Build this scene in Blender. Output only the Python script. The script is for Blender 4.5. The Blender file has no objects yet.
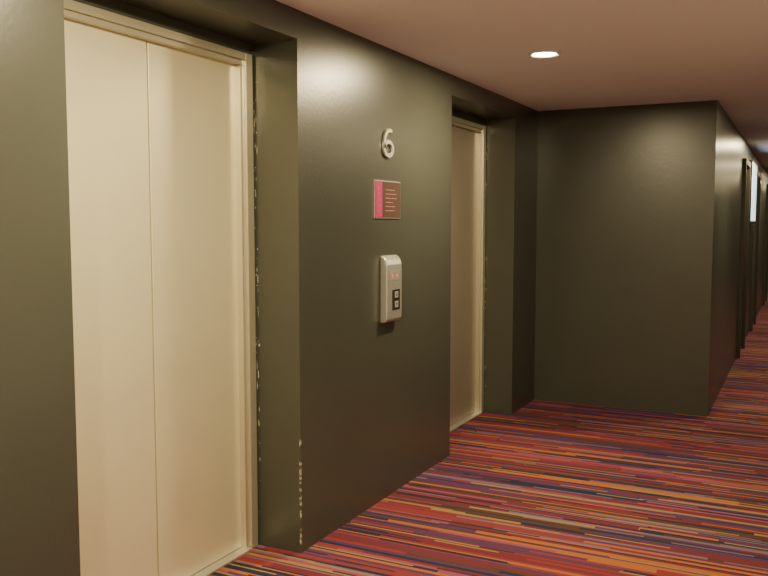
import bpy, bmesh, math, random
from mathutils import Vector
random.seed(7)
S=bpy.context.scene
H=2.42
# ---------------- helpers ----------------
def link(o,parent=None):
    S.collection.objects.link(o)
    if parent is not None: o.parent=parent
    return o
def mesh_obj(name,bm,mat,parent=None,smooth=False):
    me=bpy.data.meshes.new(name); bm.normal_update(); bm.to_mesh(me); bm.free()
    o=bpy.data.objects.new(name,me)
    if mat: me.materials.append(mat)
    if smooth:
        for p in me.polygons: p.use_smooth=True
    return link(o,parent)
def add_box(bm,x0,x1,y0,y1,z0,z1):
    vs=[bm.verts.new(c) for c in [(x0,y0,z0),(x1,y0,z0),(x1,y1,z0),(x0,y1,z0),(x0,y0,z1),(x1,y0,z1),(x1,y1,z1),(x0,y1,z1)]]
    for f in [(0,3,2,1),(4,5,6,7),(0,1,5,4),(1,2,6,5),(2,3,7,6),(3,0,4,7)]:
        bm.faces.new([vs[i] for i in f])
def boxes(name,lst,mat,parent=None,bevel=0):
    bm=bmesh.new()
    for b in lst: add_box(bm,*b)
    o=mesh_obj(name,bm,mat,parent)
    if bevel:
        m=o.modifiers.new('bev','BEVEL'); m.width=bevel; m.segments=3; m.limit_method='ANGLE'
    return o
def empty(name,loc=(0,0,0)):
    e=bpy.data.objects.new(name,None); e.location=loc; e.empty_display_size=.1
    return link(e)
def newmat(name):
    m=bpy.data.materials.new(name); m.use_nodes=True
    nt=m.node_tree; return m,nt,nt.nodes['Principled BSDF']
def simple(name,col,rough=.5,metal=0,bump=0,scale=60,emis=None,estr=0,var=0,spec=.5):
    m,nt,b=newmat(name)
    b.inputs['Base Color'].default_value=(*col,1); b.inputs['Roughness'].default_value=rough; b.inputs['Metallic'].default_value=metal
    b.inputs['Specular IOR Level'].default_value=spec
    if emis: b.inputs['Emission Color'].default_value=(*emis,1); b.inputs['Emission Strength'].default_value=estr
    if bump or var:
        tc=nt.nodes.new('ShaderNodeTexCoord'); n=nt.nodes.new('ShaderNodeTexNoise'); n.inputs['Scale'].default_value=scale; n.inputs['Detail'].default_value=4
        nt.links.new(tc.outputs['Object'],n.inputs['Vector'])
        if bump:
            bp=nt.nodes.new('ShaderNodeBump'); bp.inputs['Strength'].default_value=bump; bp.inputs['Distance'].default_value=.004
            nt.links.new(n.outputs['Fac'],bp.inputs['Height']); nt.links.new(bp.outputs[0],b.inputs['Normal'])
        if var:
            n2=nt.nodes.new('ShaderNodeTexNoise'); n2.inputs['Scale'].default_value=3; n2.inputs['Detail'].default_value=5
            nt.links.new(tc.outputs['Object'],n2.inputs['Vector'])
            r=nt.nodes.new('ShaderNodeValToRGB'); r.color_ramp.elements[0].position=.3; r.color_ramp.elements[1].position=.7
            r.color_ramp.elements[0].color=(*[c*(1-var) for c in col],1); r.color_ramp.elements[1].color=(*[min(1,c*(1+var)) for c in col],1)
            nt.links.new(n2.outputs['Fac'],r.inputs[0]); nt.links.new(r.outputs[0],b.inputs['Base Color'])
    return m
M_wall=simple('satin_olive_paint',(.050,.053,.045),.31,0,.10,55,var=.05,spec=.65)
M_ceil=simple('ceiling_paint',(.88,.86,.90),.8,0,.05,90)
M_pale=simple('pale_wall_paint',(.80,.79,.74),.7,0,.05,90)
M_door=simple('cream_door_enamel',(.80,.75,.54),.38,.5,.05,30,var=.03)
M_door_shaded=simple('shaded_door_enamel',(.48,.42,.36),.36,.6,.05,30,var=.03)  # far lift's darker door copy: weaker light and duller reflections baked into colour
M_steel=simple('brushed_steel',(.74,.74,.71),.3,.8)
M_frame=simple('frame_steel',(.66,.63,.50),.30,.7)
M_dark=simple('dark_gap',(.02,.02,.018),.7)
M_chip=simple('exposed_plaster',(.52,.50,.38),.9)
M_black=simple('black_plastic',(.02,.02,.022),.25)
M_led=simple('red_led',(.8,.05,.1),.4,emis=(1,.2,.22),estr=.7)
M_btn=simple('button_grey',(.45,.45,.43),.35,.5)
M_pink=simple('sign_pink',(.36,.03,.13),.35)
M_maroon=simple('sign_maroon',(.085,.05,.045),.25)
M_white=simple('sign_print',(.42,.20,.20),.5)
M_lens=simple('lamp_lens',(1,.9,.7),.4,emis=(1,.90,.62),estr=80)
M_trimw=simple('lamp_trim',(.8,.78,.7),.4)
M_wood=simple('door_dark_paint',(.055,.05,.04),.4,0,.05,40)

# carpet
def carpet():
    m,nt,b=newmat('striped_carpet'); N=nt.nodes; L=nt.links
    def math_(op,a,bb=None,c=None):
        n=N.new('ShaderNodeMath'); n.operation=op
        for i,v in enumerate((a,bb,c)):
            if v is None: continue
            if isinstance(v,(int,float)): n.inputs[i].default_value=v
            else: L.new(v,n.inputs[i])
        return n.outputs[0]
    tc=N.new('ShaderNodeTexCoord'); sx=N.new('ShaderNodeSeparateXYZ'); L.new(tc.outputs['Object'],sx.inputs[0])
    X,Y=sx.outputs[0],sx.outputs[1]
    def wn(x,y):
        c=N.new('ShaderNodeCombineXYZ'); L.new(x,c.inputs[0]); 
        if isinstance(y,(int,float)): c.inputs[1].default_value=y
        else: L.new(y,c.inputs[1])
        w=N.new('ShaderNodeTexWhiteNoise'); w.noise_dimensions='2D'; L.new(c.outputs[0],w.inputs['Vector']); return w.outputs['Value']
    def layer(h,lmin,lvar,seed):
        row=math_('FLOOR',math_('DIVIDE',Y,h))
        ln=math_('MULTIPLY_ADD',wn(row,seed),lvar,lmin)
        off=math_('MULTIPLY',wn(row,seed+3.3),17.)
        seg=math_('FLOOR',math_('ADD',math_('DIVIDE',X,ln),off))
        return row,wn(seg,math_('ADD',row,seed+.5)),wn(seg,math_('ADD',row,seed+71.5))
    def ramp(v,cols):
        r=N.new('ShaderNodeValToRGB'); cr=r.color_ramp; cr.interpolation='CONSTANT'
        n=len(cols); tot=sum(c[1] for c in cols); acc=0
        for i,(c,w) in enumerate(cols):
            e=cr.elements[i] if i<2 else cr.elements.new(acc/tot)
            e.position=acc/tot; e.color=(*[k*.70 for k in c],1); acc+=w
        L.new(v,r.inputs[0]); return r.outputs[0]
    red=(.28,.050,.062); red2=(.19,.038,.055); org=(.46,.15,.05); pur=(.11,.050,.13); nav=(.03,.035,.075); pink=(.34,.085,.15); och=(.36,.24,.10); brn=(.11,.055,.045); lil=(.22,.14,.22)
    _,vA,_=layer(.068,.9,1.8,1.0)
    _,vB,mB=layer(.023,.4,1.4,5.0)
    _,vC,mC=layer(.0115,.25,.8,9.0)
    cA=ramp(vA,[(red,3.6),(pur,1.3),(red2,3.3),(org,.4),(brn,1.2),(pink,1.7),(pur,1.2)])
    cB=ramp(vB,[(nav,3.0),(org,1.1),(pur,2.6),(red,1.6),(och,.7),(brn,2.0),(pink,1.3),(lil,.9)])
    cC=ramp(vC,[(och,1),(nav,2),(lil,1),(org,.8),(red2,1)])
    def mix(f,a,bb):
        n=N.new('ShaderNodeMix'); n.data_type='RGBA'
        L.new(f,n.inputs[0]); L.new(a,n.inputs[6]); L.new(bb,n.inputs[7]); return n.outputs[2]
    c=mix(math_('GREATER_THAN',mB,.48),cA,cB)
    c=mix(math_('GREATER_THAN',mC,.82),c,cC)
    no=N.new('ShaderNodeTexNoise'); no.inputs['Scale'].default_value=260; no.inputs['Detail'].default_value=2; L.new(tc.outputs['Object'],no.inputs['Vector'])
    hs=N.new('ShaderNodeHueSaturation'); L.new(c,hs.inputs['Color']); L.new(math_('MULTIPLY_ADD',no.outputs['Fac'],.9,.55),hs.inputs['Value'])
    L.new(hs.outputs[0],b.inputs['Base Color']); b.inputs['Roughness'].default_value=.95
    b.inputs['Specular IOR Level'].default_value=.1
    bp=N.new('ShaderNodeBump'); bp.inputs['Strength'].default_value=.5; bp.inputs['Distance'].default_value=.004
    L.new(no.outputs['Fac'],bp.inputs['Height']); L.new(bp.outputs[0],b.inputs['Normal'])
    return m
M_carpet=carpet()

# ---------------- shell ----------------
YB=-2.6; YE=24.; XR=2.95; XC=1.38; YW=6.79
R1=(1.83,3.112); R2=(4.895,6.178); RD=.24; RH=2.295
boxes('floor',[(-.6,XR+.15,YB-.15,YE+.15,-.1,0)],M_carpet)
boxes('ceiling',[(-.6,XR+.15,YB-.15,YE+.15,H,H+.1)],M_ceil)
boxes('wall_left',[(-.6,0,YB,R1[0],0,H),(-.6,0,R1[1],R2[0],0,H),(-.6,0,R2[1],YW,0,H),
   (-.6,0,R1[0],R1[1],RH,H),(-.6,0,R2[0],R2[1],RH,H),
   (-.6,-.42,R1[0],R1[1],0,RH),(-.6,-.42,R2[0],R2[1],0,RH)],M_wall)
D=[(9.9,10.75),(12.5,13.4),(16.6,17.6)]
DH=2.2
boxes('wall_back',[(-.6,XC-.3,YW,YW+.2,0,H),(XC-.3,XC,YW,D[0][0],0,H)],M_wall)
for i,(a,b_) in enumerate(D):
    nx=D[i+1][0] if i+1<len(D) else YE
    boxes('wall_corridor',[(XC-.3,XC,b_,nx,0,H)],M_wall)
    boxes('wall_corridor',[(XC-.3,XC,a,b_,DH,H)],M_wall)
    boxes('wall_corridor',[(XC-.35,XC-.25,a,b_,0,DH)],M_wall)
boxes('wall_right',[(XR,XR+.15,YB,5.2,0,H)],M_pale)
boxes('wall_right',[(XR,XR+.15,5.2,YE,0,H)],M_wall)
boxes('wall_front',[(-.6,XR+.15,YB-.15,YB,0,H)],M_pale)
boxes('wall_end',[(XC-.35,XR+.15,YE,YE+.15,0,H)],M_wall)

# corridor doors
for i,(a,b_) in enumerate(D):
    e=empty('door_%d'%(i+1),(XC-.15,(a+b_)/2,0))
    w=(b_-a)/2-.001
    boxes('leaf',[(-.04,0,-w+.05,w-.05,.008,DH-.06)],M_wood,e,.003)
    boxes('casing',[(-.095,.19,-w,-w+.05,0,DH-.001),(-.095,.19,w-.05,w,0,DH-.001),(-.095,.19,-w+.05,w-.05,DH-.06,DH-.001)],M_wood,e,.003)
    boxes('lever_handle',[(0,.012,-w+.1,-w+.14,.95,1.15),(.012,.05,-w+.112,-w+.128,1.05,1.066),(.042,.054,-w+.112,-w+.23,1.048,1.068)],M_steel,e,.003)

# elevator doors
def elevator(y0,y1,md):
    e=empty('elevator_door',(0,(y0+y1)/2,0))
    off=(y0+y1)/2
    c=y0+.648-off; l=c-.60; r=c+.545; a=y0-off; b_=y1-off; T=2.190; F=2.245
    dx=-RD-.03
    boxes('panel_left',[(dx-.035,dx+.0,l-.03,c-.004,.012,T+.02)],md,e,.003)
    boxes('panel_right',[(dx-.035,dx+.0,c+.004,r+.03,.012,T+.02)],md,e,.003)
    boxes('gap_seal',[(dx-.03,dx-.015,c-.005,c+.005,.012,T)],M_dark,e)
    boxes('casing',[(-.40,-RD,r,r+.028,0,T+.0),(-.40,-RD+.012,r+.028,b_-.012,0,F),
                    (-.40,-RD,max(a,l-.02),l,0,T),
                    (-.40,-RD,max(a,l-.02),r+.028,T,T+.022),(-.40,-RD+.012,a+.001,r+.028,T+.022,F)],M_frame,e,.0025)
    boxes('sealant',[(-RD-.02,-RD+.004,b_-.012,b_-.001,0,RH-.001),(-RD-.02,-RD+.002,a+.001,b_-.001,F,RH-.001)],M_wall,e)
    boxes('sill',[(-.40,-RD+.02,l-.02,r+.02,0,.010)],M_steel,e,.002)
    boxes('sill_groove',[(dx-.022,dx-.012,l,r,.0101,.0115)],M_dark,e)
    return e
elevator(*R1,M_door); elevator(*R2,M_door_shaded)

# paint chips
def chips(name,places):
    bm=bmesh.new()
    for (o,u,v,n,w,h) in places:
        o=Vector(o);u=Vector(u);v=Vector(v);n=Vector(n)
        k=random.randint(7,11); vs=[]
        for i in range(k):
            an=2*math.pi*i/k; rr=random.uniform(.35,1)
            vs.append(bm.verts.new(o+u*math.cos(an)*w*rr+v*math.sin(an)*h*rr+n*.0006))
        bm.faces.new(vs)
    return mesh_obj(name,bm,M_chip,bpy.data.objects['wall_left'])
pl=[]
for (y1,n) in ((R1[1],46),(R2[1],22)):
    for i in range(n):
        z=random.choice([random.uniform(.05,2.22),random.gauss(1.9,.15),random.gauss(1.0,.2)])
        if z>2.2 or z<.03: continue
        pl.append(((-RD+.004+random.uniform(.002,.018),y1,z),(1,0,0),(0,0,1),(0,-1,0),random.uniform(.0015,.0045),random.choice([.004,.007,.012,.026])))
for i in range(18):
    z=random.choice([random.gauss(.40,.05),random.gauss(.36,.1),random.uniform(.05,.25)])
    h=random.choice([.006,.012,.022])
    z=max(z,.03)
    pl.append(((0,R1[1]+.004,z),(0,1,0),(0,0,1),(1,0,0),.004,h))
    pl.append(((-.003,R1[1],z),(1,0,0),(0,0,1),(0,-1,0),.0035,h))
chips('paint_chips',pl)

def cyl(name,r,d,mat,parent,loc,seg=64,bev=0,r2=None):
    bm=bmesh.new(); bmesh.ops.create_cone(bm,cap_ends=True,segments=seg,radius1=r,radius2=r if r2 is None else r2,depth=d)
    o=mesh_obj(name,bm,mat,parent,False); o.location=loc
    if bev:
        m=o.modifiers.new('b','BEVEL'); m.width=bev; m.segments=3; m.limit_method='ANGLE'
    return o
def torus(name,R,r,mat,parent,loc,rot=(0,0,0),flat=1):
    bm=bmesh.new(); A,B=64,16; g=[]
    for i in range(A):
        a=2*math.pi*i/A; row=[]
        for j in range(B):
            b_=2*math.pi*j/B; q=R+r*math.cos(b_)
            row.append(bm.verts.new((q*math.cos(a),q*math.sin(a),r*flat*math.sin(b_))))
        g.append(row)
    for i in range(A):
        for j in range(B):
            bm.faces.new((g[i][j],g[(i+1)%A][j],g[(i+1)%A][(j+1)%B],g[i][(j+1)%B]))
    o=mesh_obj(name,bm,mat,parent,True); o.location=loc; o.rotation_euler=rot; return o

# ---------------- floor number: solid metal numeral 6 ----------------
def numeral6(parent):
    R=.037; cz=-.030; hw=.012; W=1.35
    bm=bmesh.new()
    def sweep(pts,closed,w0,w1):
        n=len(pts); rings=[]
        for i,p in enumerate(pts):
            if closed: q0=pts[(i-1)%n]; q1=pts[(i+1)%n]
            else: q0=pts[max(i-1,0)]; q1=pts[min(i+1,n-1)]
            t=Vector((q1[0]-q0[0],q1[1]-q0[1])).normalized(); nn=Vector((-t.y,t.x)); w=w0+(w1-w0)*i/(n-1)
            a=Vector(p)+nn*w; b=Vector(p)-nn*w
            a2=Vector(p)+nn*w*.75; b2=Vector(p)-nn*w*.75
            rings.append([bm.verts.new(c) for c in ((0.002,a.x,a.y),(.011,a.x,a.y),(.014,a2.x,a2.y),(.014,b2.x,b2.y),(.011,b.x,b.y),(.002,b.x,b.y))])
        m=n if closed else n-1
        for i in range(m):
            A=rings[i];B=rings[(i+1)%n]
            for j in range(6): bm.faces.new((A[j],A[(j+1)%6],B[(j+1)%6],B[j]))
        if not closed: bm.faces.new(rings[0]); bm.faces.new(rings[-1][::-1])
    sweep([(R*W*math.cos(math.pi-2*math.pi*i/40),cz+R*math.sin(math.pi-2*math.pi*i/40)) for i in range(40)],True,hw,hw)
    tail=[]
    P0=Vector((-R*W,cz)); P1=Vector((-R*W-.002,cz+.06)); P2=Vector((-.030,.080)); P3=Vector((.036,.064))
    for i in range(25):
        t=i/24; p=P0*(1-t)**3+P1*3*t*(1-t)**2+P2*3*t*t*(1-t)+P3*t**3; tail.append((p.x,p.y))
    sweep(tail,False,hw,hw*.85)
    bmesh.ops.recalc_face_normals(bm,faces=bm.faces)
    mesh_obj('numeral',bm,M_steel,parent)
    boxes('standoff_pins',[(0,.004,-.053,-.045,-.034,-.026),(0,.004,.045,.053,-.034,-.026),(0,.004,-.004,.004,.062,.070)],M_steel,parent)
e=empty('floor_number_six',(0,3.985,1.920))
numeral6(e)

# ---------------- notice sign ----------------
e=empty('notice_sign',(0,3.985,1.622))
boxes('backing',[(0,.006,-.155,.155,-.100,.100)],M_steel,e,.001)
boxes('maroon_field',[(.006,.008,-.066,.149,-.094,.094)],M_maroon,e)
boxes('pink_band',[(.006,.008,-.150,-.068,-.095,.095)],M_pink,e)
pr=[]
for r_ in range(6):
    z=.052-.022*r_; w=random.uniform(.08,.14)
    x=-.03
    while x<-.03+w:
        ww=random.uniform(.006,.018); pr.append((.008,.0083,x,x+ww,z-.002,z+.002)); x+=ww+.005
for k in range(5):
    z=.06-.03*k
    pr.append((.008,.0083,-.113,-.106,z-.009,z+.008))
boxes('printed_lines',pr,M_white,e)

# ---------------- call panel ----------------
e=empty('elevator_call_panel',(0,3.995,1.147))
prof=[(0,-.178),(.022,-.178),(.034,-.172),(.040,-.160),(.042,-.12),(.042,.10),(.040,.13),(.033,.155),(.022,.170),(.008,.178),(0,.179)]
bm=bmesh.new(); A=[bm.verts.new((x,-.092,z)) for x,z in prof]; B=[bm.verts.new((x,.092,z)) for x,z in prof]
n=len(prof)
for i in range(n): bm.faces.new((A[i],B[i],B[(i+1)%n],A[(i+1)%n]))
bm.faces.new(A[::-1]); bm.faces.new(B)
bmesh.ops.recalc_face_normals(bm,faces=bm.faces)
o=mesh_obj('housing',bm,M_steel,e); m=o.modifiers.new('b','BEVEL'); m.width=.006; m.segments=3; m.limit_method='ANGLE'; m.angle_limit=math.radians(50)
boxes('display_window',[(.042,.0432,-.055,.060,.045,.095)],simple('smoked_display',(.38,.35,.33),.2,.4),e,.0005)
boxes('display_digits',[(.0432,.0438,-.032,-.022,.062,.078),(.0432,.0438,.022,.032,.062,.078)],M_led,e)
boxes('button_plate',[(.042,.0435,-.030,.062,-.115,-.005)],M_black,e,.0005)
bt=[]
for z in (-.033,-.085):
    bt.append((.0435,.047,-.002,.036,z-.017,z+.017))
boxes('call_buttons',bt,M_btn,e,.001)
bm=bmesh.new()
for z,s in ((-.033,1),(-.085,-1)):
    bm.faces.new([bm.verts.new(c) for c in ((.0473,.008,z-.006*s),(.0473,.026,z-.006*s),(.0473,.017,z+.008*s))])
mesh_obj('arrow_symbols',bm,M_black,e)

# ---------------- backlit poster in corridor ----------------
e=empty('backlit_poster',(XC,11.4,1.87))
boxes('poster_frame',[(0,.05,-.55,.55,-.38,.38)],M_black,e,.004)
boxes('poster_face',[(.05,.052,-.52,.52,-.35,.35)],simple('poster_glow',(.7,.8,.9),.4,emis=(.6,.8,1),estr=1.8),e)

# ---------------- lights ----------------
def downlight(x,y,p,r=.07):
    e=empty('ceiling_downlight',(x,y,H))
    torus('trim_ring',r+.006,.012,M_trimw,e,(0,0,-.003),flat=.8)
    cyl('lens',r,.004,M_lens,e,(0,0,-.003))
    li=bpy.data.lights.new('lamp','AREA'); li.shape='DISK'; li.size=r*2; li.energy=p; li.color=(1,.81,.45)
    o=bpy.data.objects.new('lamp',li); link(o,e); o.location=(0,0,-.012)
downlight(.70,4.50,68)
downlight(.75,1.95,74)
downlight(1.6,-.4,80)
downlight(2.2,7.7,34)
downlight(1.75,10.6,34)
downlight(2.2,14.2,38)
downlight(2.2,18.2,38)
downlight(2.2,22.,38)
w=bpy.data.worlds.new('World'); S.world=w; w.use_nodes=True
w.node_tree.nodes['Background'].inputs[0].default_value=(.02,.015,.01,1)

# ---------------- camera ----------------
cd=bpy.data.cameras.new('camera'); cam=bpy.data.objects.new('camera',cd); link(cam)
cd.sensor_width=36; cd.lens=830/768*36; cd.clip_start=.02
cam.location=(1.987,0,1.5); cam.rotation_euler=(math.radians(85.5),0,math.radians(26.7))
S.camera=cam
